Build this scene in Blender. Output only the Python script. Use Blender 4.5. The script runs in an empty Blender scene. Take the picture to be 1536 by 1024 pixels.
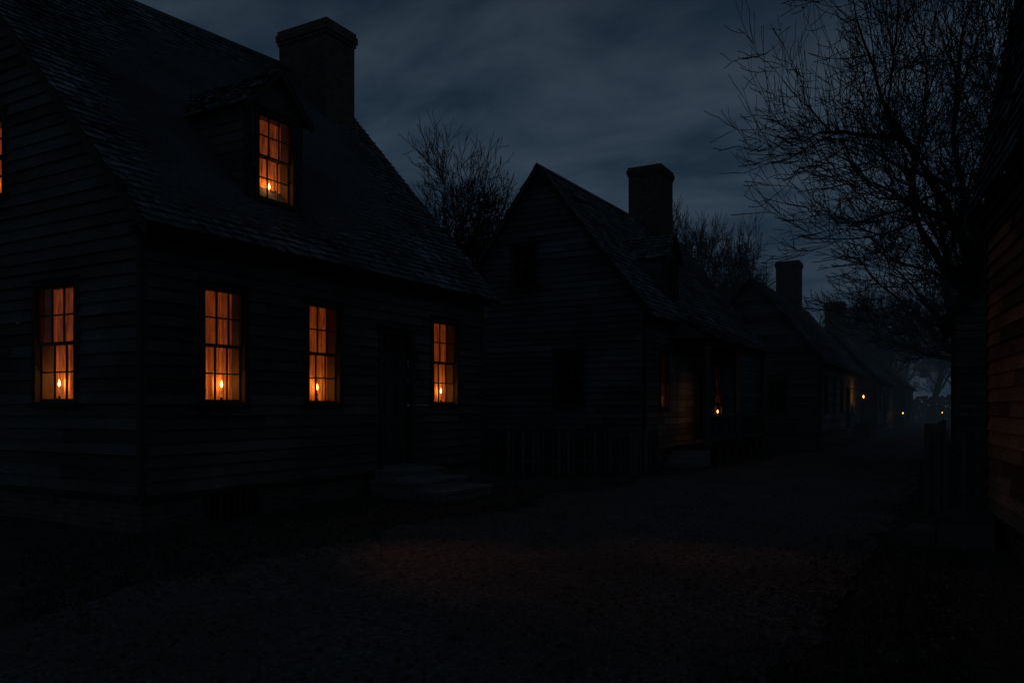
import bpy, math, random
from mathutils import Vector, noise, Quaternion
V=Vector
sc=bpy.context.scene
sc.view_settings.view_transform='Standard'
sc.view_settings.look='None'
sc.view_settings.exposure=0

# ------------------------------------------------------------------ materials
def newmat(name):
    m=bpy.data.materials.new(name); m.use_nodes=True
    nt=m.node_tree; nt.nodes.clear()
    out=nt.nodes.new('ShaderNodeOutputMaterial')
    return m,nt,out
def nd(nt,t,**k):
    n=nt.nodes.new(t)
    for a,b in k.items(): setattr(n,a,b)
    return n
def surf(name,c1,c2,scale=(3,3,3),nscale=4,rough=.85,bump=.3,bdist=.01,rnd=.5,big=.4,spec=.3,detail=5):
    """two-tone noise + per-face random value + large stains + bump"""
    m,nt,out=newmat(name); L=nt.links
    tc=nd(nt,'ShaderNodeTexCoord'); mp=nd(nt,'ShaderNodeMapping'); mp.inputs['Scale'].default_value=scale
    L.new(tc.outputs['Object'],mp.inputs[0])
    n1=nd(nt,'ShaderNodeTexNoise'); n1.inputs['Scale'].default_value=nscale; n1.inputs['Detail'].default_value=detail; n1.inputs['Roughness'].default_value=.65
    L.new(mp.outputs[0],n1.inputs['Vector'])
    n2=nd(nt,'ShaderNodeTexNoise'); n2.inputs['Scale'].default_value=.7; n2.inputs['Detail'].default_value=3
    L.new(tc.outputs['Object'],n2.inputs['Vector'])
    cr=nd(nt,'ShaderNodeValToRGB'); cr.color_ramp.elements[0].position=.3; cr.color_ramp.elements[1].position=.7
    cr.color_ramp.elements[0].color=(*c1,1); cr.color_ramp.elements[1].color=(*c2,1)
    L.new(n1.outputs['Fac'],cr.inputs[0])
    at=nd(nt,'ShaderNodeAttribute',attribute_name='rnd')
    mr=nd(nt,'ShaderNodeMapRange'); mr.inputs['To Min'].default_value=1-rnd; mr.inputs['To Max'].default_value=1+rnd
    L.new(at.outputs['Fac'],mr.inputs['Value'])
    mb=nd(nt,'ShaderNodeMapRange'); mb.inputs['From Min'].default_value=.3; mb.inputs['From Max'].default_value=.7
    mb.inputs['To Min'].default_value=1-big; mb.inputs['To Max'].default_value=1+big
    L.new(n2.outputs['Fac'],mb.inputs['Value'])
    mu=nd(nt,'ShaderNodeMath',operation='MULTIPLY'); L.new(mr.outputs[0],mu.inputs[0]); L.new(mb.outputs[0],mu.inputs[1])
    vm=nd(nt,'ShaderNodeVectorMath',operation='SCALE'); L.new(cr.outputs[0],vm.inputs[0]); L.new(mu.outputs[0],vm.inputs['Scale'])
    p=nd(nt,'ShaderNodeBsdfPrincipled'); p.inputs['Roughness'].default_value=rough; p.inputs['Specular IOR Level'].default_value=spec
    L.new(vm.outputs[0],p.inputs['Base Color'])
    b=nd(nt,'ShaderNodeBump'); b.inputs['Strength'].default_value=bump; b.inputs['Distance'].default_value=bdist
    L.new(n1.outputs['Fac'],b.inputs['Height']); L.new(b.outputs[0],p.inputs['Normal'])
    L.new(p.outputs[0],out.inputs[0])
    return m
def plain(name,c,rnd=0,var=.5,sc_=3):
    m,nt,out=newmat(name); L=nt.links
    tc=nd(nt,'ShaderNodeTexCoord'); n=nd(nt,'ShaderNodeTexNoise'); n.inputs['Scale'].default_value=sc_; n.inputs['Detail'].default_value=2; L.new(tc.outputs['Object'],n.inputs['Vector'])
    mr=nd(nt,'ShaderNodeMapRange'); mr.inputs['To Min'].default_value=1-var; mr.inputs['To Max'].default_value=1+var; L.new(n.outputs['Fac'],mr.inputs['Value'])
    vm=nd(nt,'ShaderNodeVectorMath',operation='SCALE'); vm.inputs[0].default_value=c; L.new(mr.outputs[0],vm.inputs['Scale'])
    s=vm.outputs[0]
    if rnd:
        at=nd(nt,'ShaderNodeAttribute',attribute_name='rnd'); m2=nd(nt,'ShaderNodeMapRange'); m2.inputs['To Min'].default_value=1-rnd; m2.inputs['To Max'].default_value=1+rnd
        L.new(at.outputs['Fac'],m2.inputs['Value']); v2=nd(nt,'ShaderNodeVectorMath',operation='SCALE'); L.new(s,v2.inputs[0]); L.new(m2.outputs[0],v2.inputs['Scale']); s=v2.outputs[0]
    d=nd(nt,'ShaderNodeBsdfDiffuse'); L.new(s,d.inputs[0]); L.new(d.outputs[0],out.inputs[0]); return m
M={}
M['clap']=surf('weathered_clapboard',(.05,.046,.042),(.135,.124,.113),(1.5,1.5,22),3,.85,.5,.01,.38,.4,.15)
M['clap2']=surf('grey_clapboard',(.07,.071,.072),(.155,.156,.158),(1.5,1.5,22),3,.85,.5,.01,.35,.35,.15)
M['trim']=plain('dark_trim',(.065,.058,.052),.25)
M['sash']=plain('sash_paint',(.11,.08,.055),.1)
M['roof']=surf('wood_shingles',(.05,.053,.056),(.18,.183,.19),(9,9,9),3,.9,.6,.01,.75,.45,.15)
M['door']=surf('door_paint',(.035,.03,.028),(.06,.052,.048),(8,8,2),3,.6,.3,.004,.1,.2)
M['stone']=surf('stone',(.13,.126,.12),(.26,.25,.235),(2,2,2),6,.9,.6,.02,.2,.2)
M['rug']=surf('rough_boards',(.06,.045,.03),(.28,.20,.125),(5,5,9),5,.9,1,.03,.6,.5,.1)
M['fence']=plain('fence_wood',(.115,.108,.10),.5,.4,12)
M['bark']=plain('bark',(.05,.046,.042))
M['barkfar']=plain('bark_haze',(.08,.085,.09))  # paler, bluer than near bark: distance haze put into the colour
M['leaf']=plain('dry_leaf',(.075,.055,.038),.55,.3)
M['green']=plain('shrub_leaf',(.048,.052,.034),.5,.4)
M['pebble']=plain('pebble',(.15,.142,.13),.5,.3)
M['wax']=plain('candle_wax',(.75,.65,.5))
M['iron']=plain('black_iron',(.03,.03,.03))

def brick(name,c1,c2,mort):
    m,nt,out=newmat(name); L=nt.links
    tc=nd(nt,'ShaderNodeTexCoord'); s=nd(nt,'ShaderNodeSeparateXYZ'); L.new(tc.outputs['Object'],s.inputs[0])
    a=nd(nt,'ShaderNodeMath',operation='ADD'); L.new(s.outputs[0],a.inputs[0]); L.new(s.outputs[1],a.inputs[1])
    c=nd(nt,'ShaderNodeCombineXYZ'); L.new(a.outputs[0],c.inputs[0]); L.new(s.outputs[2],c.inputs[1])
    bt=nd(nt,'ShaderNodeTexBrick'); bt.inputs['Scale'].default_value=1; bt.inputs['Brick Width'].default_value=.22; bt.inputs['Row Height'].default_value=.078
    bt.inputs['Mortar Size'].default_value=.008; bt.inputs['Mortar Smooth'].default_value=.3
    bt.inputs['Color1'].default_value=(*c1,1); bt.inputs['Color2'].default_value=(*c2,1); bt.inputs['Mortar'].default_value=(*mort,1)
    L.new(c.outputs[0],bt.inputs['Vector'])
    n=nd(nt,'ShaderNodeTexNoise'); n.inputs['Scale'].default_value=5; n.inputs['Detail'].default_value=5; L.new(tc.outputs['Object'],n.inputs['Vector'])
    mr=nd(nt,'ShaderNodeMapRange'); mr.inputs['To Min'].default_value=.3; mr.inputs['To Max'].default_value=1.6; L.new(n.outputs['Fac'],mr.inputs['Value'])
    vm=nd(nt,'ShaderNodeVectorMath',operation='SCALE'); L.new(bt.outputs['Color'],vm.inputs[0]); L.new(mr.outputs[0],vm.inputs['Scale'])
    p=nd(nt,'ShaderNodeBsdfPrincipled'); p.inputs['Roughness'].default_value=.9; p.inputs['Specular IOR Level'].default_value=.2
    L.new(vm.outputs[0],p.inputs['Base Color'])
    b=nd(nt,'ShaderNodeBump'); b.invert=True; b.inputs['Strength'].default_value=.7; b.inputs['Distance'].default_value=.012
    L.new(bt.outputs['Fac'],b.inputs['Height']); L.new(b.outputs[0],p.inputs['Normal']); L.new(p.outputs[0],out.inputs[0])
    return m
M['brick']=brick('old_brick',(.15,.10,.08),(.08,.06,.05),(.17,.16,.15))

m,nt,out=newmat('window_glass')
mx=nd(nt,'ShaderNodeMixShader'); tr=nd(nt,'ShaderNodeBsdfTransparent'); gl=nd(nt,'ShaderNodeBsdfGlossy'); gl.inputs['Roughness'].default_value=.05
fr=nd(nt,'ShaderNodeFresnel'); fr.inputs['IOR'].default_value=1.45
nt.links.new(fr.outputs[0],mx.inputs[0]); nt.links.new(tr.outputs[0],mx.inputs[1]); nt.links.new(gl.outputs[0],mx.inputs[2]); nt.links.new(mx.outputs[0],out.inputs[0])
M['glass']=m
def emat(name,col,st):
    m,nt,out=newmat(name); e=nd(nt,'ShaderNodeEmission'); e.inputs[0].default_value=(*col,1); e.inputs[1].default_value=st
    nt.links.new(e.outputs[0],out.inputs[0]); 
    m.cycles.emission_sampling='NONE'
    return m
M['flame']=emat('candle_flame',(1,.52,.16),8)
M['flame2']=emat('lantern_flame',(1,.40,.10),6)
def curtain(name,em):
    m,nt,out=newmat(name); L=nt.links
    tc=nd(nt,'ShaderNodeTexCoord'); mp=nd(nt,'ShaderNodeMapping'); mp.inputs['Scale'].default_value=(11,11,.9); L.new(tc.outputs['Object'],mp.inputs[0])
    n=nd(nt,'ShaderNodeTexNoise'); n.inputs['Scale'].default_value=2.5; n.inputs['Detail'].default_value=6; n.inputs['Roughness'].default_value=.65; L.new(mp.outputs[0],n.inputs['Vector'])
    mr=nd(nt,'ShaderNodeMapRange'); mr.inputs['From Min'].default_value=.32; mr.inputs['From Max'].default_value=.68; mr.inputs['To Min'].default_value=.2; mr.inputs['To Max'].default_value=1.8; L.new(n.outputs['Fac'],mr.inputs['Value'])
    p=nd(nt,'ShaderNodeBsdfPrincipled'); p.inputs['Roughness'].default_value=.9; p.inputs['Specular IOR Level'].default_value=.1
    vm=nd(nt,'ShaderNodeVectorMath',operation='SCALE'); vm.inputs[0].default_value=(.5,.24,.09); L.new(mr.outputs[0],vm.inputs['Scale']); L.new(vm.outputs[0],p.inputs['Base Color'])
    p.inputs['Emission Color'].default_value=(1,.165,.025,1)
    m2=nd(nt,'ShaderNodeMath',operation='MULTIPLY'); m2.inputs[1].default_value=em; L.new(mr.outputs[0],m2.inputs[0]); L.new(m2.outputs[0],p.inputs['Emission Strength'])  # room light put in as emission, streaked by the noise like folds
    L.new(p.outputs[0],out.inputs[0]); m.cycles.emission_sampling='NONE'; return m
M['curtain']=curtain('glow_curtain',.085)
M['curtain_dim']=curtain('dim_glow_curtain',.07)
M['dark']=plain('painted_shade',(.015,.015,.015))  # near-black stands for the shade in unlit rooms, flues and cellar vent

# ------------------------------------------------------------------ builder
class B:
    def __init__(s): s.d={}
    def g(s,k):
        return s.d.setdefault(k,([],[],[]))
    def poly(s,k,pts,r=None):
        v,f,rr=s.g(k); i=len(v)
        v.extend([tuple(p) for p in pts]); f.append(tuple(range(i,i+len(pts)))); rr.append(random.random() if r is None else r)
    def prism(s,k,a,b,r=None):
        r=random.random() if r is None else r
        n=len(a)
        s.poly(k,list(reversed(a)),r); s.poly(k,b,r)
        for i in range(n):
            j=(i+1)%n; s.poly(k,[a[i],a[j],b[j],b[i]],r)
    def box(s,k,lo,hi,r=None):
        x0,y0,z0=lo; x1,y1,z1=hi
        s.prism(k,[V((x0,y0,z0)),V((x1,y0,z0)),V((x1,y1,z0)),V((x0,y1,z0))],[V((x0,y0,z1)),V((x1,y0,z1)),V((x1,y1,z1)),V((x0,y1,z1))],r)
    def obox(s,k,O,U,N,u0,u1,n0,n1,z0,z1,r=None):
        def P(u,n,z): return O+U*u+N*n+V((0,0,z))
        s.prism(k,[P(u0,n0,z0),P(u1,n0,z0),P(u1,n1,z0),P(u0,n1,z0)],[P(u0,n0,z1),P(u1,n0,z1),P(u1,n1,z1),P(u0,n1,z1)],r)
    def make(s,parent,names={}):
        for k,(v,f,r) in s.d.items():
            me=bpy.data.meshes.new(k); me.from_pydata(v,[],f)
            a=me.attributes.new('rnd','FLOAT','FACE'); a.data.foreach_set('value',r)
            me.materials.append(M[names.get(k,(k,k))[1]] if k in names else M[k.split(':')[0]])
            o=bpy.data.objects.new(names.get(k,(k.replace(':','_'),0))[0],me); sc.collection.objects.link(o); o.parent=parent
def empty(name,loc,rz=0):
    e=bpy.data.objects.new(name,None); e.location=loc; e.rotation_euler=(0,0,rz); sc.collection.objects.link(e); e.empty_display_size=.3; return e
def single(b,name,loc=(0,0,0)):
    e=empty(name,loc); b.make(e); return e
Z=V((0,0,1))

def light(name,loc,power,col,parent=None,rad=.02):
    l=bpy.data.lights.new(name,'POINT'); l.energy=power; l.color=col; l.shadow_soft_size=rad
    o=bpy.data.objects.new(name,l); o.location=loc; sc.collection.objects.link(o); o.parent=parent; return o
WARM=(1,.39,.08)

def wall(b,k,O,U,N,L,z0,z1,ops=(),rake=None,ex=.17,proud=.03):
    z=z0
    while z<z1-1e-4:
        zt=min(z+ex,z1); pr=proud*random.uniform(.75,1.25)
        joints=[]; u=random.uniform(.5,3)
        while u<L: joints.append(u); u+=random.uniform(2,4)
        rv=[random.random() for _ in range(len(joints)+2)]
        cuts=sorted(set([z,zt]+[c for o in ops for c in (o[2],o[3]) if z<c<zt]))
        wob=[random.uniform(-.011,.011) for _ in range(2)]
        for a,c in zip(cuts,cuts[1:]):
            if rake:
                la=max(0,(a-rake[0])/rake[1]); lc=max(0,(c-rake[0])/rake[1])
            else: la=lc=0
            if L-2*la<=0: continue
            segs=[(0.0,L)]
            for o in ops:
                if o[2]<=a+1e-5 and o[3]>=c-1e-5:
                    ns=[]
                    for s0,s1 in segs:
                        if o[1]<=s0 or o[0]>=s1: ns.append((s0,s1)); continue
                        if o[0]>s0: ns.append((s0,o[0]))
                        if o[1]<s1: ns.append((o[1],s1))
                    segs=ns
            fin=[]
            for s0,s1 in segs:
                pts=[s0]+[j for j in joints if s0+.1<j<s1-.1]+[s1]
                fin+=list(zip(pts,pts[1:]))
            for s0,s1 in fin:
                a0=max(s0,la); a1=min(s1,L-la); c0=max(s0,lc); c1=min(s1,L-lc)
                if a1<=a0: continue
                if c1<c0: c0=c1=(c0+c1)/2
                idx=sum(1 for j in joints if j<=s0+1e-6); r=rv[idx]
                oa=pr*(1-(a-z)/ex)+.004; oc=pr*(1-(c-z)/ex)+.002
                def P(u,zz,o): return O+U*u+N*o+Z*(zz+wob[0]*(1-u/L)+wob[1]*u/L)
                g=.002
                b.poly(k,[P(a0+g,a,oa),P(a1-g,a,oa),P(c1-g,c,oc),P(c0+g,c,oc)],r)
                if a==z: b.poly(k,[P(a0,a,0),P(a1,a,0),P(a1,a,oa),P(a0,a,oa)],r*.5)
        z=zt

def window(b,O,U,N,w,h,lit=0,parent=None,cols=3,rows=4,case=.085,cand=.42,power=3.4,sash_k='sash'):
    """O = lower-left of clear opening on wall plane"""
    q=b.obox
    q('trim',O,U,N,-case,0,-.02,.05,-.03,h+case)
    q('trim',O,U,N,w,w+case,-.02,.05,-.03,h+case)
    q('trim',O,U,N,0,w,-.02,.047,h,h+case)
    q('trim',O,U,N,-case-.02,w+case+.02,-.02,.075,h+case,h+case+.035)
    q('trim',O,U,N,-case-.03,w+case+.03,-.02,.09,-.075,-.03)
    q(sash_k,O,U,N,0,w,-.1,.03,-.03,0)
    P=lambda u,n,z:O+U*u+N*n+Z*z
    D=-.26
    jk='sash'
    b.poly(jk,[P(0,-.02,0),P(0,D,0),P(0,D,h),P(0,-.02,h)]); b.poly(jk,[P(w,-.02,0),P(w,-.02,h),P(w,D,h),P(w,D,0)])
    b.poly(jk,[P(0,-.02,h),P(0,D,h),P(w,D,h),P(w,-.02,h)]); b.poly(jk,[P(0,-.1,-.001),P(w,-.1,-.001),P(w,D,-.001),P(0,D,-.001)])
    st=.034; mt=.021; mid=h*.5
    for (za,zb,n0) in ((0,mid+.01,-.07),(mid-.01,h,-.035)):
        n1=n0+.032
        q(sash_k,O,U,N,0,st,n0,n1,za,zb); q(sash_k,O,U,N,w-st,w,n0,n1,za,zb)
        q(sash_k,O,U,N,st,w-st,n0+.001,n1-.001,za,za+st); q(sash_k,O,U,N,st,w-st,n0+.001,n1-.001,zb-st,zb)
        for i in range(1,cols):
            u=st+(w-2*st)*i/cols; q(sash_k,O,U,N,u-mt/2,u+mt/2,n0+.005,n1-.004,za+st,zb-st)
        rr=rows//2
        for j in range(1,rr):
            zz=za+st+(zb-za-2*st)*j/rr; q(sash_k,O,U,N,st,w-st,n0+.007,n1-.006,zz-mt/2,zz+mt/2)
        b.poly('glass',[P(st,n0+.012,za+st),P(w-st,n0+.012,za+st),P(w-st,n0+.012,zb-st),P(st,n0+.012,zb-st)])
    if lit:
        k='curtain' if lit==1 else 'curtain_dim'
        n=36; ph=random.uniform(0,6); f1=random.uniform(50,70)
        for i in range(n):
            ua,ub=w*i/n,w*(i+1)/n
            f=lambda u:D+.022+.014*math.sin(u*f1+ph)+.008*math.sin(u*23+ph*2)
            b.poly(k,[P(ua,f(ua),0),P(ub,f(ub),0),P(ub,f(ub),h),P(ua,f(ua),h)],.5)
        cu=w*cand; cn=-.14
        c=O+U*cu+N*cn
        ring=lambda r,z,m=8:[c+V((r*math.cos(6.283*i/m),r*math.sin(6.283*i/m),z)) for i in range(m)]
        b.prism('iron',ring(.05,.0),ring(.05,.012)); b.prism('iron',ring(.014,.012),ring(.018,.07))
        b.prism('wax',ring(.012,.07),ring(.011,.2))
        prof=[(.003,.21),(.013,.225),(.018,.245),(.012,.28),(.002,.315)]
        for (r0,z0),(r1,z1) in zip(prof,prof[1:]):
            A=ring(r0,z0);C=ring(r1,z1)
            for i in range(8): b.poly('flame',[A[i],A[(i+1)%8],C[(i+1)%8],C[i]])
        if power>0: light('candle_light',c+V((0,0,.26)),power,WARM,parent,.03)
    else:
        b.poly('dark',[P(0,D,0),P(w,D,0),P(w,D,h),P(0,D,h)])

def shingles(b,k,P00,P10,P01,P11,ex=.15,wd=.14,th=.03):
    nrm=((P10-P00).cross(P01-P00)).normalized()
    if nrm.z<0: nrm=-nrm
    b.poly(k,[P00,P10,P11,P01],.2)
    S=max((P01-P00).length,(P11-P10).length); rows=max(1,int(S/ex))
    def F(u,v): return (P00*(1-u)+P10*u)*(1-v)+(P01*(1-u)+P11*u)*v
    for j in range(rows):
        v0=j/rows; v1=min(1,(j+1.15)/rows)
        Lr=(F(1,v0)-F(0,v0)).length
        u=-random.random()*wd; rowr=random.uniform(-.14,.14)
        while u<Lr:
            w=wd*random.uniform(.6,1.35); a=max(0,u)/Lr if Lr else 0; c=min(Lr,u+w-.008)/Lr
            u+=w
            if c<=a: continue
            dv=random.uniform(-.16,.1)/rows; t=th*random.uniform(.6,1.6)
            vv=max(0,v0+dv) if j else v0-abs(dv)
            p0=F(a,vv)+nrm*t;p1=F(c,vv)+nrm*(t+random.uniform(-.006,.006));p2=F(c,v1)+nrm*.006;p3=F(a,v1)+nrm*.006
            r=min(1,max(0,random.random()*.8+.1+rowr))
            b.poly(k,[p0,p1,p2,p3],r)
            b.poly(k,[F(a,vv),F(c,vv),p1,p0],r*.3)

def chimney(b,x0,x1,y0,y1,zb,zt):
    b.box('brick',(x0,y0,zb),(x1,y1,zt-.34))
    for e,za,zc in ((.03,zt-.34,zt-.25),(.06,zt-.25,zt-.10),(.03,zt-.10,zt)):
        b.box('brick',(x0-e,y0-e,za),(x1+e,y1+e,zc))
    b.box('dark',(x0+.2,y0+.2,zt),(x1-.2,y1-.2,zt+.015))

def dormer(b,ez,oh,s,yc,w,zs,ze,zp,ww,wz0,wz1,lit,cand,parent,ck='clap',ex=.15):
    xr=lambda z: oh-(z-ez)/s
    xf=xr(zs)
    y0,y1=yc-w/2,yc+w/2
    O=V((xf,y0,0)); U=V((0,1,0)); N=V((1,0,0))
    op=(w/2-ww/2-.03,w/2+ww/2+.03,wz0-.03,wz1+.03)
    wall(b,ck,O,U,N,w,zs,ze,[op],ex=.13)
    b.poly(ck,[V((xf+.01,y0,ze)),V((xf+.01,y1,ze)),V((xf+.01,yc,zp))],.5)
    window(b,V((xf,yc-ww/2,wz0)),U,N,ww,wz1-wz0,lit,parent,case=.07,cand=cand)
    for y in (y0,y1):
        n=10
        for i in range(n):
            za=zs+(ze-zs)*i/n; zb=zs+(ze-zs)*(i+1)/n; sgn=-1 if y==y0 else 1
            b.poly(ck,[V((xf,y+sgn*.02,za)),V((xr(za),y+sgn*.02,za)),V((xr(zb),y,zb)),V((xf,y,zb))])
    b.box('trim',(xf-.06,y0-.03,zs-.05),(xf+.04,y0+.07,ze)); b.box('trim',(xf-.06,y1-.07,zs-.05),(xf+.04,y1+.03,ze))
    f=.16; e=.14
    sl=(zp-ze)/(w/2)
    zl=ze-sl*e
    for sg,yy in ((-1,y0-e),(1,y1+e)):
        A=V((xf+f,yy,zl+.05)); Bp=V((xr(zl+.05),yy,zl+.05)); C=V((xr(zp+.05)-.05,yc,zp+.05)); D=V((xf+f,yc,zp+.05))
        shingles(b,'roof',A,Bp,D,C,ex=ex*.9,wd=.12)
        d=V((0,0,-.1))
        b.prism('trim',[A+d,A-V((0,0,.005)),A-V((.05,0,.005)),A+d-V((.05,0,0))],[D+d,D-V((0,0,.005)),D-V((.05,0,.005)),D+d-V((.05,0,0))])

def house(name,loc,L,D,ez,oh,rn,rf,fh=.45,rz=0,front=(),near=(),far=(),chim=(),dorm=(),ck='clap',ex=.15,wd=.14,oy=.2,boards=.17,gambrel=None):
    e=empty(name,loc,rz); b=B()
    X,Y=V((1,0,0)),V((0,1,0))
    b.obox('brick',V((0,0,0)),X,Y,-D+.02,-.02,.02,L-.02,-.3,fh)
    ops=[(o[0]-.03,o[0]+o[2]+.03,o[1]-.03,o[1]+o[3]+.03) for o in front]
    top=ez-.02
    wall(b,ck,V((0,0,0)),Y,X,L,fh,top,ops,ex=boards)
    wall(b,ck,V((-D,L,0)),-Y,-X,L,fh,top,(),ex=boards*2)
    for (y,N,U,O,rz_,opl) in ((0,-Y,X,V((-D,0,0)),rn,near),(L,Y,-X,V((0,L,0)),rf,far)):
        if gambrel:
            gx,gz=gambrel
            s=(gz-ez)/(gx+oh)
            wall(b,ck,O,U,N,D,fh,gz,[],(ez+s*oh-.1,s),ex=boards)
        else:
            s=(rz_-ez)/(D/2+oh)
            o2=[(D+o[0]-.03,D+o[0]+o[2]+.03,o[1]-.03,o[1]+o[3]+.03) for o in opl]
            wall(b,ck,O,U,N,D,fh,rz_-.08,o2,(ez+s*oh-.08,s),ex=boards)
    for x in (-D,0):
        for y in (0,L):
            b.box('trim',(x-(.035 if x else .06),y-(.035 if y==0 else .06),fh-.02),(x+(.06 if x else .036),y+(.06 if y==0 else .036),ez))
    b.obox('trim',V((0,0,0)),Y,X,.07,L-.07,0,.05,fh-.06,fh)
    b.obox('trim',V((-D,0,0)),X,-Y,.07,D-.07,0,.05,fh-.06,fh)
    b.obox('trim',V((0,0,0)),Y,X,.0,L,.0,.045,ez-.22,ez-.03)
    b.obox('trim',V((0,0,0)),Y,X,-oy+.02,L+oy-.02,.0,.12,ez-.1,ez-.04)
    b.obox('trim',V((0,0,0)),Y,X,-oy,L+oy,.0,oh-.03,ez-.04,ez-.01)
    y0,y1=-oy,L+oy
    if gambrel:
        gx,gz=gambrel
        for sg in (0,1):
            xe=oh if not sg else -D-oh; xk=-gx if not sg else -D+gx
            shingles(b,'roof',V((xe,y0,ez)),V((xe,y1,ez)),V((xk,y0,gz)),V((xk,y1,gz)),ex,wd)
            shingles(b,'roof',V((xk,y0,gz)),V((xk,y1,gz)),V((-D/2,y0,rn)),V((-D/2,y1,rn)),ex,wd)
        b.poly(ck,[V((-gx,0,gz)),V((-D+gx,0,gz)),V((-D/2,0,rn))]); b.poly(ck,[V((-gx,L,gz)),V((-D+gx,L,gz)),V((-D/2,L,rn))])
        A=V((oh,y0+.04,ez)); C=V((-gx,y0+.04,gz)); d=V((-.12,0,-.02))
        b.prism('trim',[A,A+d,A+d+Y*.04,A+Y*.04],[C,C+d,C+d+Y*.04,C+Y*.04])
    else:
        R0=V((-D/2,y0,rn)); R1=V((-D/2,y1,rf))
        shingles(b,'roof',V((oh,y0,ez)),V((oh,y1,ez)),R0,R1,ex,wd)
        shingles(b,'roof:back',V((-D-oh,y0,ez)),V((-D-oh,y1,ez)),R0,R1,ex*2,wd*2)
        b.prism('roof:cap',[R0+V((.12,0,-.1)),R0+V((.0,0,.05)),R0+V((-.12,0,-.1))],[R1+V((.12,0,-.1)),R1+V((.0,0,.05)),R1+V((-.12,0,-.1))],.4)
        for yy,R in ((y0,R0),(y1,R1)):
            for xe in (oh,-D-oh):
                A=V((xe,yy,ez-.004)); C=V((-D/2,yy,R.z-.004)); d=V((0,0,-.17)); t=V((0,.04 if yy<0 else -.04,0))
                b.prism('trim',[A,A+d,A+d+t,A+t],[C,C+d,C+d+t,C+t])
    for o in front:
        kind=o[4]
        if kind=='door':
            y,z,w,h=o[:4]; O=V((0,y,z)); q=b.obox
            for u0,u1 in ((-.1,0),(w,w+.1)): q('trim',O,Y,X,u0,u1,-.02,.055,-.05,h+.1)
            q('trim',O,Y,X,0,w,-.02,.052,h,h+.1); q('trim',O,Y,X,-.13,w+.13,-.02,.09,h+.1,h+.15)
            q('door',O,Y,X,0,w,-.1,-.06,0,h)
            q('stone',O,Y,X,-.05,w+.05,-.1,.1,-.06,-.001)
            for (u0,u1) in ((.1,w/2-.05),(w/2+.05,w-.1)):
                for (z0,z1) in ((.15,.75),(.9,1.55),(1.68,min(h-.1,2.0))):
                    q('door',O,Y,X,u0,u1,-.06,-.045,z0,z1); q('door',O,Y,X,u0+.05,u1-.05,-.045,-.035,z0+.05,z1-.05)
            if h>2.2:
                b.poly('glass',[V((-.05,y+.05,z+2.1)),V((-.05,y+w-.05,z+2.1)),V((-.05,y+w-.05,z+h-.06)),V((-.05,y+.05,z+h-.06))])
                for i in range(1,4): q('sash',O,Y,X,w*i/4-.01,w*i/4+.01,-.055,-.03,2.08,h-.03)
            c=V((-.04,y+.12,z+1.05)); b.box('iron',(c.x,c.y-.02,c.z-.02),(c.x+.05,c.y+.02,c.z+.02))
        else:
            window(b,V((0,o[0],o[1])),Y,X,o[2],o[3],kind,e,cand=o[5] if len(o)>5 else .42,power=3.4 if kind==1 else .2)
    for o in near:
        window(b,V((o[0],0,o[1])),X,-Y,o[2],o[3],o[4],e,cand=o[5] if len(o)>5 else .5)
    for c in chim: chimney(b,*c)
    s=(((rn+rf)/2)-ez)/(D/2+oh)
    for d in dorm: dormer(b,ez,oh,s,*d,e,ck,ex)
    b.make(e,{})
    return e,b

random.seed(4)
X,Y=V((1,0,0)),V((0,1,0))
# ------------------------------------------------------------------ HOUSE 1
h1,_=house('clapboard_house',(-9.24,6.55,0),8.3,9.5,3.92,.34,9.2,9.75,
  front=[(.96,1.67,.70,1.6,1,.62),(2.98,1.67,.72,1.6,1,.52),(6.44,1.67,.84,1.64,1,.6),(4.85,.52,.86,2.42,'door')],
  near=[(-2.31,1.68,.92,1.62,1,.3),(-4.05,4.78,.88,1.12,1,.3)],
  chim=[(-4.84,-3.36,7.05,8.0,6.5,10.42)],
  dorm=[(2.78,1.12,4.86,6.42,7.0,.72,4.94,6.28,1,.52)])
b=B()
for i,(x1,yy0,yy1,z1) in enumerate(((.55,4.6,6.0,.47),(1.0,4.5,6.1,.31),(1.5,4.65,6.25,.15))):
    b.box('stone',(.06,yy0,-.1),(x1,yy1,z1-.05)); b.box('stone',(.06,yy0-.04,z1-.05),(x1+.04,yy1+.04,z1))
b.box('trim',(-.015,1.0,.08),(.03,1.07,.42)); b.box('trim',(-.015,1.93,.08),(.03,2.0,.42)); b.box('trim',(-.015,1.07,.36),(.028,1.93,.42))
b.box('dark',(-.01,1.07,.0),(.0,1.93,.36))  # near-black panel painted as the shade inside the vent
for i in range(7): b.box('trim',(-.005,1.13+i*.115,.0),(.015,1.16+i*.115,.36))
b.make(h1,{'stone':('steps','stone'),'trim':('cellar_grille','trim'),'dark':('cellar_opening','dark')})

# ------------------------------------------------------------------ HOUSE 2 with porch
h2,_=house('porch_house',(-7.3,19.8,0),12.8,6.2,3.95,.3,8.35,8.45,ck='clap2',ex=.2,wd=.2,
  front=[(1.15,1.55,.62,1.5,2,.5),(4.3,.55,.95,2.1,'door'),(6.6,1.5,.7,1.5,2,.5),(9.2,1.5,.7,1.5,0)],
  near=[(-6.0,1.65,.8,1.45,0),(-2.6,1.65,.8,1.45,0),(-3.95,4.95,.75,1.2,0)],
  chim=[(-3.66,-2.42,8.2,9.6,6.5,10.5)],
  dorm=[(3.4,1.2,4.9,6.1,6.75,.6,5.0,5.95,0,.5)])
b=B()
py0,py1,px=2.2,9.3,1.1
b.box('fence:floor',(.06,py0,.4),(px,py1,.5))
for i in range(8): b.box('brick',(px-.25,py0+.05+i*.97,-.1),(px-.05,py0+.3+i*.97,.4))
posts=[2.32,5.8,9.15]
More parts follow.
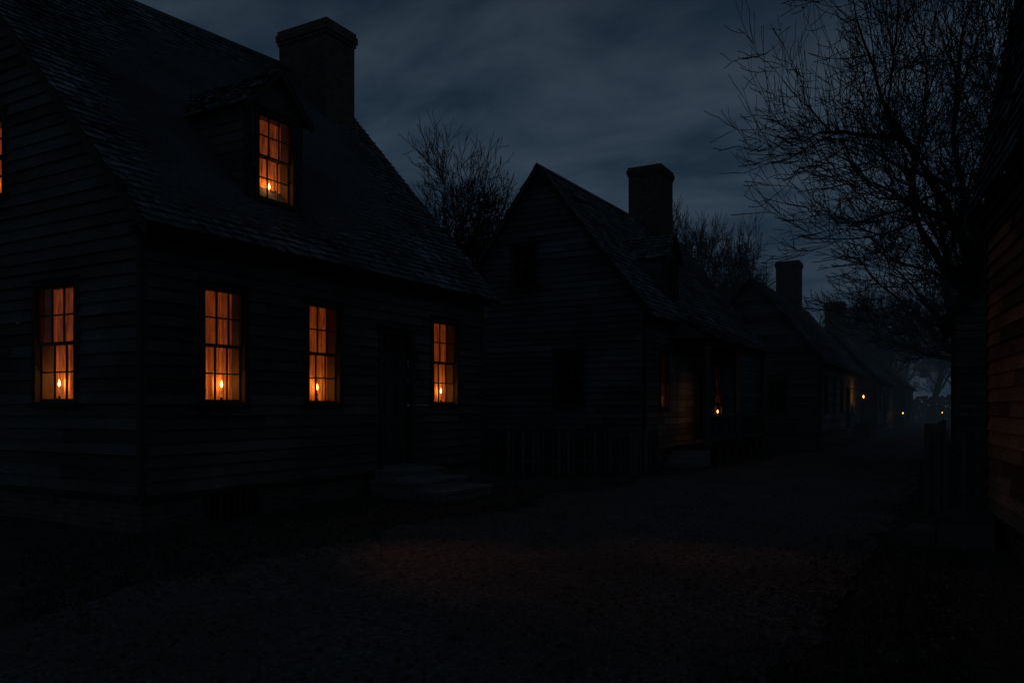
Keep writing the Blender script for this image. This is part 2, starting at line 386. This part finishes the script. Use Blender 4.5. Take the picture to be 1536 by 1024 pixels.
for y in posts:
    b.box('trim',(px-.16,y-.06,.5),(px-.04,y+.06,3.35)); b.box('trim',(px-.19,y-.09,3.2),(px-.01,y+.09,3.29)); b.box('trim',(px-.19,y-.09,.5),(px-.01,y+.09,.62))
b.box('trim',(px-.18,py0,3.35),(px-.02,py1,3.5))
shingles(b,'roof',V((px+.2,py0-.25,3.5)),V((px+.2,py1+.25,3.5)),V((-.02,py0-.25,4.25)),V((-.02,py1+.25,4.25)),.2,.2)
for y in (py0-.2,py1+.2): b.poly('clap2',[V((.03,y,3.55)),V((px+.1,y,3.5)),V((.03,y,4.2))],.5)
b.box('fence:rail',(px-.14,py0+.1,1.28),(px-.05,py1-.1,1.35)); b.box('fence:rail',(px-.13,py0+.1,.62),(px-.06,py1-.1,.68))
for i in range(46):
    y=py0+.22+i*.15
    if y<py1-.15: b.box('fence:rail',(px-.115,y,.68),(px-.075,y+.04,1.28))
for i in range(3): b.box('stone',(.1,py0-.35*(i+1),-.05),(px,py0-.35*i-.003,.38-.13*i))
b.make(h2,{'fence:floor':('porch_floor','fence'),'trim':('porch_posts','fence'),'roof':('porch_roof','roof'),'fence:rail':('porch_railing','fence'),'stone':('porch_steps','stone'),'brick':('porch_piers','brick'),'clap2':('porch_gable','clap2')})

# ------------------------------------------------------------------ HOUSE 3,4,5
house('long_house',(-5.55,37,0),15,6,3.5,.3,7.5,7.5,ck='clap2',ex=.3,wd=.3,boards=.2,
  front=[(1.0,1.4,.8,1.5,0),(3.6,1.4,.8,1.5,0),(6.2,1.4,.8,1.5,0),(8.6,.4,1.0,2.1,'door'),(12.5,1.4,.8,1.5,2)],
  near=[(-4.2,1.4,.8,1.4,0),(-2.2,1.4,.7,1.4,0),(-3.9,4.6,.7,1.0,0)],
  chim=[(-3.6,-2.4,8.5,9.6,6,9.6)])
house('low_house',(-4.9,54.5,0),13,5.6,3.2,.3,6.6,6.6,ck='clap2',ex=.35,wd=.35,boards=.22,
  front=[(2,1.4,.8,1.4,2),(5,.4,1.0,2.1,'door'),(8,1.4,.8,1.4,0)],near=[],
  chim=[(-3.5,-2.3,3.2,4.4,5,8.7)])
house('far_house',(-4.4,71,0),13,6,3.2,.3,6.6,6.6,ck='clap2',ex=.4,wd=.4,boards=.25,
  front=[(2,1.4,.8,1.4,2),(6,.4,1.0,2.1,'door'),(9,1.4,.8,1.4,0)],near=[],chim=[(-3.4,-2.4,9,10,5,7.6)])

# ------------------------------------------------------------------ RIGHT BUILDINGS
house('gambrel_house',(.25,11.75,0),9,6,4.0,.22,8.4,8.4,rz=math.radians(187.35),ck='rug',fh=.3,oy=.25,
  front=[(3.5,1.4,.8,1.6,0)],gambrel=(.45,7.4),chim=[])
house('outbuilding',(4.7,22.8,0),5,5.0,3.75,.32,6.3,6.3,ck='clap',boards=.18)
b=B(); b.box('fence',(-.3,10.5,-.05),(.28,11.4,.27)); b.box('fence',(-.32,10.48,.27),(.28,11.42,.31)); b.box('fence',(-.62,10.55,-.05),(-.322,11.35,.13))
single(b,'wooden_step')

# ------------------------------------------------------------------ fences
def fence(name,p0,p1,h):
    b=B(); p0=V((*p0,0)); p1=V((*p1,0)); U=(p1-p0); L=U.length; U.normalize(); N=V((U.y,-U.x,0))
    u=0
    while u<L:
        w=.07; hh=h*random.uniform(.95,1.03); t=random.uniform(-.012,.012)
        P=lambda a,n,z:p0+U*(a+t*z)+N*n+Z*z
        a=[P(u,0,-.05),P(u+w,0,-.05),P(u+w,0,hh-.08),P(u+w/2,0,hh),P(u,0,hh-.08)]
        b.prism('fence',a,[q+N*.02 for q in a]); u+=random.uniform(.115,.13)
    for z in (.25,h*.75): b.obox('fence',p0,U,N,0,L,-.045,-.002,z,z+.08)
    n=max(1,int(L/2.2))
    for i in range(n+1): b.obox('fence',p0,U,N,L*i/n-.05,L*i/n+.05,-.15,-.047,-.1,h+.08)
    e=empty(name,(0,0,0)); b.make(e,{'fence':('pickets','fence')})
fence('picket_fence',(-10.3,16.6),(-6.75,17.9),1.05)
fence('picket_fence',(-6.75,17.92),(-6.9,19.7),1.05)
fence('picket_fence',(-.55,14.4),(.5,14.2),1.25)
fence('picket_fence',(-.58,22.5),(-.57,14.45),1.2)

# ------------------------------------------------------------------ lanterns
def lantern(name,loc,power,bracket=None,post=False,s=1):
    e=empty(name,loc); b=B(); r=.09*s; h=.26*s
    b.box('iron',(-r,-r,-.02),(r,r,0)); 
    for x in (-r,r-.012):
        for y in (-r,r-.012): b.box('iron',(x,y,0),(x+.012,y+.012,h))
    a=[V((-r-.02,-r-.02,h)),V((r+.02,-r-.02,h)),V((r+.02,r+.02,h)),V((-r-.02,r+.02,h))]
    c=[V((-.02,-.02,h+.1)),V((.02,-.02,h+.1)),V((.02,.02,h+.1)),V((-.02,.02,h+.1))]
    b.prism('iron',a,c)
    for (z0,z1,q0,q1) in ((.05,.09,.006*s,.024*s),(.09,.15,.024*s,.005*s)):
        A=[V((q0*math.cos(i),q0*math.sin(i),z0*s)) for i in (0,1.05,2.1,3.14,4.2,5.24)]
        C=[V((q1*math.cos(i),q1*math.sin(i),z1*s)) for i in (0,1.05,2.1,3.14,4.2,5.24)]
        b.prism('flame2',A,C)
    b.box('wax',(-.02,-.02,0),(.02,.02,.045))
    if bracket: b.box('iron',(min(0,bracket),-.012,h+.09),(max(0,bracket),.012,h+.12)); b.box('iron',(bracket-.01,-.04,h-.05),(bracket+.01,.04,h+.2))
    if post: b.box('fence',(-.06,-.06,-loc[2]),(.06,.06,-.02))
    b.make(e)
    light('lantern_light',(0,0,.13),power,WARM,e,.03)
lantern('lantern',(-6.3,23.15,1.37),4.5)
lantern('wall_lantern',(-4.95,48.0,2.0),170,bracket=-.58,s=1.7)
lantern('post_lantern',(-4.1,66,1.0),150,post=True,s=1.4)
lantern('post_lantern',(-2.1,91,.9),30,post=True,s=1.4)

def spot(name,loc,to,power,ang,blend):
    l=bpy.data.lights.new(name,'SPOT'); l.energy=power; l.color=(1,.30,.08); l.spot_size=math.radians(ang); l.spot_blend=blend; l.shadow_soft_size=.25
    o=bpy.data.objects.new(name,l); o.location=loc; d=V(to)-V(loc); o.rotation_euler=d.to_track_quat('-Z','Y').to_euler(); sc.collection.objects.link(o)
spot('added_spill_spot',(-9.0,8.0,2.6),(-4.0,6.9,0),72,34,1)  # added spot outside the glass, in place of candle spill on the ground
spot('added_spill_spot',(-9.0,10.0,2.6),(-1.0,8.2,0),130,20,1)  # added spot for the warm pool across the road
spot('added_spill_spot',(-9.0,13.4,2.6),(.6,10.6,2.2),75,24,1)  # added spot that warms the wall opposite; no lamp hangs here

# ------------------------------------------------------------------ ground
def hz(x,y):
    f=max(0,min(1,(32-y)/8))*max(0,min(1,(x+18)/4))*max(0,min(1,(9-x)/4))
    if f<=0: return -.02
    return f*(.07*noise.noise(V((x*.45,y*.45,0)))+.03*noise.noise(V((x*1.5,y*1.5,3))))-.02
def axis(a,b,st,far):
    r=[]; v=a
    while v<=b: r.append(v); v+=st
    s=st; v=b
    while v<far: s*=1.25; v+=s; r.append(v)
    s=st; v=a; l=[]
    while v>-far: s*=1.25; v-=s; l.append(v)
    return l[::-1]+r
xs=axis(-12,3,.13,600); ys=axis(1,28,.13,700)
def grid(name,xsf,ys,dz,mat):
    v=[];f=[];nx=None
    for j,y in enumerate(ys):
        row=xsf(y); nx=len(row)
        for x in row: v.append((x,y,hz(x,y)+dz))
    for j in range(len(ys)-1):
        for i in range(nx-1):
            a=j*nx+i; f.append((a,a+1,a+nx+1,a+nx))
    me=bpy.data.meshes.new(name); me.from_pydata(v,[],f); me.materials.append(mat)
    me.polygons.foreach_set('use_smooth',[True]*len(f))
    o=bpy.data.objects.new(name,me); sc.collection.objects.link(o); return o
def groundmat(name,c1,c2,c3,fs,bs):
    m,nt,out=newmat(name); L=nt.links
    tc=nd(nt,'ShaderNodeTexCoord')
    def N_(s,d=6,r=.6):
        n=nd(nt,'ShaderNodeTexNoise'); n.inputs['Scale'].default_value=s; n.inputs['Detail'].default_value=d; n.inputs['Roughness'].default_value=r; L.new(tc.outputs['Object'],n.inputs['Vector']); return n
    a=N_(fs,6,.75); c=N_(.5,6,.6); vo=nd(nt,'ShaderNodeTexVoronoi'); vo.inputs['Scale'].default_value=fs*2.5; L.new(tc.outputs['Object'],vo.inputs['Vector'])
    r=nd(nt,'ShaderNodeValToRGB'); r.color_ramp.elements[0].position=.35; r.color_ramp.elements[1].position=.68
    r.color_ramp.elements[0].color=(*c1,1); r.color_ramp.elements[1].color=(*c2,1); L.new(a.outputs['Fac'],r.inputs[0])
    r2=nd(nt,'ShaderNodeValToRGB'); r2.color_ramp.elements[0].position=.40; r2.color_ramp.elements[1].position=.6; L.new(c.outputs['Fac'],r2.inputs[0])
    mx=nd(nt,'ShaderNodeMix',data_type='RGBA'); L.new(r2.outputs[0],mx.inputs[0]); L.new(r.outputs[0],mx.inputs[6]); mx.inputs[7].default_value=(*c3,1)
    mr=nd(nt,'ShaderNodeMapRange'); mr.inputs['From Min'].default_value=.3;mr.inputs['From Max'].default_value=.7;mr.inputs['To Min'].default_value=.45;mr.inputs['To Max'].default_value=1.7; L.new(a.outputs['Fac'],mr.inputs['Value'])
    vs=nd(nt,'ShaderNodeVectorMath',operation='SCALE'); L.new(mx.outputs[2],vs.inputs[0]); L.new(mr.outputs[0],vs.inputs['Scale'])
    p=nd(nt,'ShaderNodeBsdfPrincipled'); p.inputs['Roughness'].default_value=.9; p.inputs['Specular IOR Level'].default_value=.2; L.new(vs.outputs[0],p.inputs['Base Color'])
    ad=nd(nt,'ShaderNodeMath',operation='ADD'); L.new(a.outputs['Fac'],ad.inputs[0]); L.new(vo.outputs['Distance'],ad.inputs[1])
    bp=nd(nt,'ShaderNodeBump'); bp.inputs['Strength'].default_value=bs; bp.inputs['Distance'].default_value=.05; L.new(ad.outputs[0],bp.inputs['Height']); L.new(bp.outputs[0],p.inputs['Normal'])
    L.new(p.outputs[0],out.inputs[0]); return m
mg=groundmat('ground_leafy_earth',(.045,.04,.034),(.11,.095,.08),(.05,.046,.04),10,.9)
mr_=groundmat('road_dirt',(.075,.071,.067),(.20,.187,.175),(.095,.09,.085),15,.9)
grid('ground',lambda y:xs,ys,0,mg)
def edges(y):
    l=-6.4 if y<14 else (-6.4+min(1,(y-14)/20)*1.9)
    rr=-.9 if y<40 else -.9+min(1,(y-40)/60)*.6
    l+=.6*noise.noise(V((0,y*.5,0)))+.3*noise.noise(V((5,y*2.3,0))); rr+=.35*noise.noise(V((9,y*.5,0)))+.2*noise.noise(V((7,y*2.3,0)))
    return l,rr
ry=[v for v in ys if -3<v<240]
def rx_(y):
    l,r=edges(y); return [l+(r-l)*i/44 for i in range(45)]
grid('dirt_road',rx_,ry,.014,mr_)

def scatter(name,k,n,fn,size,flat):
    b=B()
    for i in range(n):
        x,y=fn(); z=hz(x,y)+.016; s=random.uniform(*size); a=random.uniform(0,6.28)
        if flat:
            t=V((random.uniform(-.5,.5),random.uniform(-.5,.5),1)).normalized()
            u=V((math.cos(a),math.sin(a),0)); u=(u-t*u.dot(t)).normalized(); w=t.cross(u)
            c=V((x,y,z+s*.3)); b.poly(k,[c-u*s,c-w*s*.45,c+u*s*.2-w*s*.5,c+u*s,c+u*s*.2+w*s*.5,c-u*.3*s+w*s*.4])
        else:
            pts=[V((x,y,z))+V((s*math.cos(a+q*1.57)*random.uniform(.7,1.3),s*math.sin(a+q*1.57)*random.uniform(.7,1.3),-.005)) for q in range(4)]
            tp=V((x,y,z+s*random.uniform(.4,.8))); r=random.random()
            for q in range(4): b.poly(k,[pts[q],pts[(q+1)%4],tp],r)
    v,f,r=b.d[k]; me=bpy.data.meshes.new(name); me.from_pydata(v,[],f); at=me.attributes.new('rnd','FLOAT','FACE'); at.data.foreach_set('value',r); me.materials.append(M[k])
    o=bpy.data.objects.new(name,me); sc.collection.objects.link(o)
def near_():
    t=random.uniform(0,1)**1.3; d=3.2+t*26; a=random.uniform(-.62,.62); r=a*d
    return (-.495*d+.869*r, .869*d+.495*r)
def ok():
    while 1:
        x,y=near_()
        if x>-9.15 and not(x>.0 and y<12) : return x,y
def lf():
    while 1:
        x,y=ok(); l,r=edges(y)
        e=min(abs(x-l),abs(x-r))
        if x<l or x>r or random.random()<max(.3,1-e*1.2): return x,y
scatter('fallen_leaves','leaf',11000,lf,(.012,.034),True)
scatter('gravel','pebble',12000,ok,(.005,.018),False)
def gfn():
    while 1:
        x,y=ok(); l,r=edges(y)
        e=min(x-l,r-x)
        if e<0 or random.random()<max(.02,.5-e*.7): return x,y
b=B()
for i in range(4000):
    x,y=gfn(); z=hz(x,y)
    for k in range(5):
        a=random.uniform(0,6.28); hgt=random.uniform(.03,.12); px_,py_=x+random.uniform(-.05,.05),y+random.uniform(-.05,.05)
        w=V((math.cos(a),math.sin(a),0))*.006; tip=V((px_,py_,z+hgt))+V((random.uniform(-.05,.05),random.uniform(-.05,.05),0))
        b.poly('leaf',[V((px_,py_,z))-w,V((px_,py_,z))+w,tip])
v,f,r=b.d['leaf']; me=bpy.data.meshes.new('grass'); me.from_pydata(v,[],f); at=me.attributes.new('rnd','FLOAT','FACE'); at.data.foreach_set('value',r); me.materials.append(M['green'])
o=bpy.data.objects.new('grass',me); sc.collection.objects.link(o)

# ------------------------------------------------------------------ shrub
def shrub(loc,rx,ry,h,n):
    b=B()
    for i in range(n):
        th=random.uniform(0,6.28); q=random.uniform(0,1); rad=random.uniform(.55,1)*(1+.25*noise.noise(V((th*1.5,q*3,loc[0]))))
        p=V((rx*rad*math.cos(th)*math.sqrt(1-q*q*.8),ry*rad*math.sin(th)*math.sqrt(1-q*q*.8),h*q*rad+.03))
        u=V((random.gauss(0,1),random.gauss(0,1),random.gauss(0,1))).normalized(); w=u.orthogonal().normalized(); s=random.uniform(.015,.035)
        b.poly('green',[p-u*s,p-w*s*.6,p+u*s,p+w*s*.6])
    e=empty('shrub',loc); b.make(e,{'green':('leaves','green')})
shrub((-9.4,17.8,0),.9,.6,1.35,5000)
shrub((-8.2,18.4,0),.7,.6,1.1,4000)
shrub((-4.75,45,0),.5,.8,.9,1500)

# ------------------------------------------------------------------ trees
def tree_into(v,f,H,seed,levels=6,kids=(3,4),trunk=.3,r0=None,spread=.6,rmin=.008,lean=(0,0),ratio=.74,up=.06):
    rnd=random.Random(seed); r0=r0 or H*.02
    def tube(pts,rad,n):
        base=len(v)
        for i,p in enumerate(pts):
            d=(pts[min(i+1,len(pts)-1)]-pts[max(i-1,0)]).normalized(); a=d.orthogonal().normalized(); c=d.cross(a)
            for k in range(n):
                t=6.2832*k/n; v.append(tuple(p+(a*math.cos(t)+c*math.sin(t))*rad[i]))
        for i in range(len(pts)-1):
            for k in range(n):
                k2=(k+1)%n; f.append((base+i*n+k,base+i*n+k2,base+(i+1)*n+k2,base+(i+1)*n+k))
    def br(p,d,r,ln,lv):
        n=6 if lv<3 else 4 if lv<5 else 3; pts=[p]; rad=[r]; st=ln/n; ds=[d]
        g=.10 if lv==0 else .14
        for i in range(n):
            d=(d+V((rnd.gauss(0,g),rnd.gauss(0,g),rnd.gauss(0,g*.8)+(up if lv>0 else 0)))).normalized()
            p=p+d*st; pts.append(p); ds.append(d); rad.append(max(rmin,r*(1-.48*(i+1)/n)))
        if lv==0: rad[0]*=1.5; rad[1]*=1.05
        tube(pts,rad,7 if lv==0 else 5 if lv<3 else 3)
        if lv>=levels: return
        m=rnd.randint(*kids)+(2 if lv==0 else 0)
        ph=rnd.uniform(0,6.28)
        for j in range(m):
            if j==0: i=n
            else: i=rnd.randint(max(1,n//2) if lv<1 else 1,n)
            ax=ds[i].orthogonal().normalized(); ph+=2.4+rnd.uniform(-.4,.4); ax.rotate(Quaternion(ds[i],ph))
            ang=rnd.uniform(.2,.45)*spread*1.2 if j==0 else rnd.uniform(.7,1.3)*spread
            nd_=(ds[i]*math.cos(ang)+ax*math.sin(ang)).normalized()
            if nd_.z<-.15: nd_.z*=.3; nd_.normalize()
            br(pts[i],nd_,rad[i]*(.78 if j==0 else rnd.uniform(.5,.68)),ln*ratio*rnd.uniform(.75,1.15),lv+1)
    br(V((0,0,0)),V((lean[0],lean[1],1)).normalized(),r0,H*trunk,0)
def tree_mesh(H,seed,R=None,**k):
    v=[];f=[]; tree_into(v,f,H,seed,**k)
    top=max(q[2] for q in v); s=H/top           # natural growth normalised to the wanted height / crown radius
    w=s
    if R:
        rr=sorted(math.hypot(q[0],q[1]) for q in v)[int(len(v)*.985)]; w=R/rr
    return [(a*w,b_*w,c*s) for a,b_,c in v],f
def add_tree(loc,H,R,seed,mat='bark',name='bare_tree',**k):
    v,f=tree_mesh(H,seed,R,**k)
    me=bpy.data.meshes.new(name); me.from_pydata(v,[],f); me.materials.append(M[mat]); me.polygons.foreach_set('use_smooth',[True]*len(f))
    o=bpy.data.objects.new(name,me); o.location=(loc[0],loc[1],-.1); sc.collection.objects.link(o)
add_tree((1.0,31.5,0),21,8.0,17,levels=6,kids=(4,4),spread=.72,rmin=.010,trunk=.22,up=.04,ratio=.76)
add_tree((1.6,44,0),18,8.5,5,levels=6,kids=(4,4),spread=.75,rmin=.013,trunk=.22)
add_tree((-20.4,28.8,0),14.8,4.3,21,levels=6,kids=(4,5),spread=.66,rmin=.013,trunk=.28,up=.06)
add_tree((-13.2,49.7,0),15.2,5.0,36,levels=6,kids=(4,5),spread=.66,rmin=.017,trunk=.28)
v=[];f=[]; rr=random.Random(9)
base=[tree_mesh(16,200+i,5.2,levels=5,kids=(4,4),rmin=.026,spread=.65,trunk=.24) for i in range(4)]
places=[(-9,88,15),(-6,80,14),(-3.5,104,17),(-13,95,14),(1.5,66,15),(4.5,56,14),(-18,84,12),(0,98,15),(-1.2,125,17),(-7,118,16),(-8.5,74,13)]
for i in range(12): places.append((-34+i*5+rr.uniform(-1.5,1.5),rr.uniform(120,150),rr.uniform(12,16)))
for i,(xx,yy,H) in enumerate(places):
    bv,bf=base[i%4]; a=rr.uniform(0,6.28); s=H/16; o0=len(v); ca,sa=math.cos(a)*s,math.sin(a)*s
    v+=[(xx+p[0]*ca-p[1]*sa,yy+p[0]*sa+p[1]*ca,p[2]*s-.1) for p in bv]; f+=[tuple(o0+q for q in t) for t in bf]
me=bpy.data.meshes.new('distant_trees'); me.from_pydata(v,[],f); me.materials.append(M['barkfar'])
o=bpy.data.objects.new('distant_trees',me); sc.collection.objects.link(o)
b=B()
for i in range(14000):
    x=rr.uniform(-45,40); y=rr.uniform(100,125) if x>-9 else rr.uniform(128,140); hh=4.5*(.7+.5*noise.noise(V((x*.15,3,0)))+.2*noise.noise(V((x*.6,8,0))))
    z=hh*rr.random()**.8; s=rr.uniform(.15,.4); u=V((rr.gauss(0,1),rr.gauss(0,1),rr.gauss(0,1))).normalized(); w=u.orthogonal().normalized()
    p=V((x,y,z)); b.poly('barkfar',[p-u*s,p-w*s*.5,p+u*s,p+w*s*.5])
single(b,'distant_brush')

# far-street haze: absorbing box whose emission stands in for scattered sky light
m,nt,out=newmat('evening_mist'); 
ab=nd(nt,'ShaderNodeVolumeAbsorption'); ab.inputs['Density'].default_value=.0055; ab.inputs['Color'].default_value=(0,0,0,1)
em=nd(nt,'ShaderNodeEmission'); em.inputs[0].default_value=(.0105,.0158,.0225,1); em.inputs[1].default_value=.0055
ad=nd(nt,'ShaderNodeAddShader'); nt.links.new(ab.outputs[0],ad.inputs[0]); nt.links.new(em.outputs[0],ad.inputs[1]); nt.links.new(ad.outputs[0],out.inputs['Volume'])
M['mist']=m
b=B(); b.box('mist',(-90,33.5,-1),(90,190,16)); b.make(None,{'mist':('evening_mist','mist')})

# ------------------------------------------------------------------ world: overcast blue dusk sky
w=bpy.data.worlds.new('World'); sc.world=w; w.use_nodes=True; nt=w.node_tree; nt.nodes.clear(); L=nt.links
out=nd(nt,'ShaderNodeOutputWorld'); bg=nd(nt,'ShaderNodeBackground'); L.new(bg.outputs[0],out.inputs[0])
tc=nd(nt,'ShaderNodeTexCoord'); sp=nd(nt,'ShaderNodeSeparateXYZ'); L.new(tc.outputs['Generated'],sp.inputs[0])
mz=nd(nt,'ShaderNodeMath',operation='MAXIMUM'); L.new(sp.outputs[2],mz.inputs[0]); mz.inputs[1].default_value=0
az=nd(nt,'ShaderNodeMath',operation='ADD'); L.new(mz.outputs[0],az.inputs[0]); az.inputs[1].default_value=.25
dx=nd(nt,'ShaderNodeMath',operation='DIVIDE'); L.new(sp.outputs[0],dx.inputs[0]); L.new(az.outputs[0],dx.inputs[1])
dy=nd(nt,'ShaderNodeMath',operation='DIVIDE'); L.new(sp.outputs[1],dy.inputs[0]); L.new(az.outputs[0],dy.inputs[1])
cb=nd(nt,'ShaderNodeCombineXYZ'); L.new(dx.outputs[0],cb.inputs[0]); L.new(dy.outputs[0],cb.inputs[1])
mp=nd(nt,'ShaderNodeMapping'); mp.inputs['Rotation'].default_value=(0,0,math.radians(-40)); mp.inputs['Scale'].default_value=(1.2,1.9,1); L.new(cb.outputs[0],mp.inputs[0])
n1=nd(nt,'ShaderNodeTexNoise'); n1.inputs['Scale'].default_value=1.9; n1.inputs['Detail'].default_value=8; n1.inputs['Roughness'].default_value=.55; n1.inputs['Distortion'].default_value=.3; L.new(mp.outputs[0],n1.inputs['Vector'])
cr=nd(nt,'ShaderNodeValToRGB'); e=cr.color_ramp.elements
e[0].position=.38; e[0].color=(.0150,.0300,.0515,1); e[1].position=.62; e[1].color=(.0400,.0620,.0900,1)
L.new(n1.outputs['Fac'],cr.inputs[0])
gr=nd(nt,'ShaderNodeMapRange'); gr.inputs['From Min'].default_value=0.08; gr.inputs['From Max'].default_value=.5; gr.inputs['To Min'].default_value=1.05; gr.inputs['To Max'].default_value=.55
L.new(mz.outputs[0],gr.inputs['Value'])
vs=nd(nt,'ShaderNodeVectorMath',operation='SCALE'); L.new(cr.outputs[0],vs.inputs[0]); L.new(gr.outputs[0],vs.inputs['Scale']); L.new(vs.outputs[0],bg.inputs[0]); bg.inputs[1].default_value=1

sun=bpy.data.lights.new('dusk_light','SUN'); sun.energy=.012; sun.angle=math.radians(25); sun.color=(.6,.78,1)
so=bpy.data.objects.new('dusk_light',sun); so.rotation_euler=(math.radians(50),0,math.radians(150)); sc.collection.objects.link(so)

# ------------------------------------------------------------------ camera
c=bpy.data.cameras.new('camera'); c.lens=28; c.sensor_width=36; c.shift_y=.0638; c.clip_end=3000; c.clip_start=.05
co=bpy.data.objects.new('camera',c); co.location=(0,0,1.6); co.rotation_euler=(math.radians(90),0,math.radians(29.7)); sc.collection.objects.link(co)
sc.camera=co
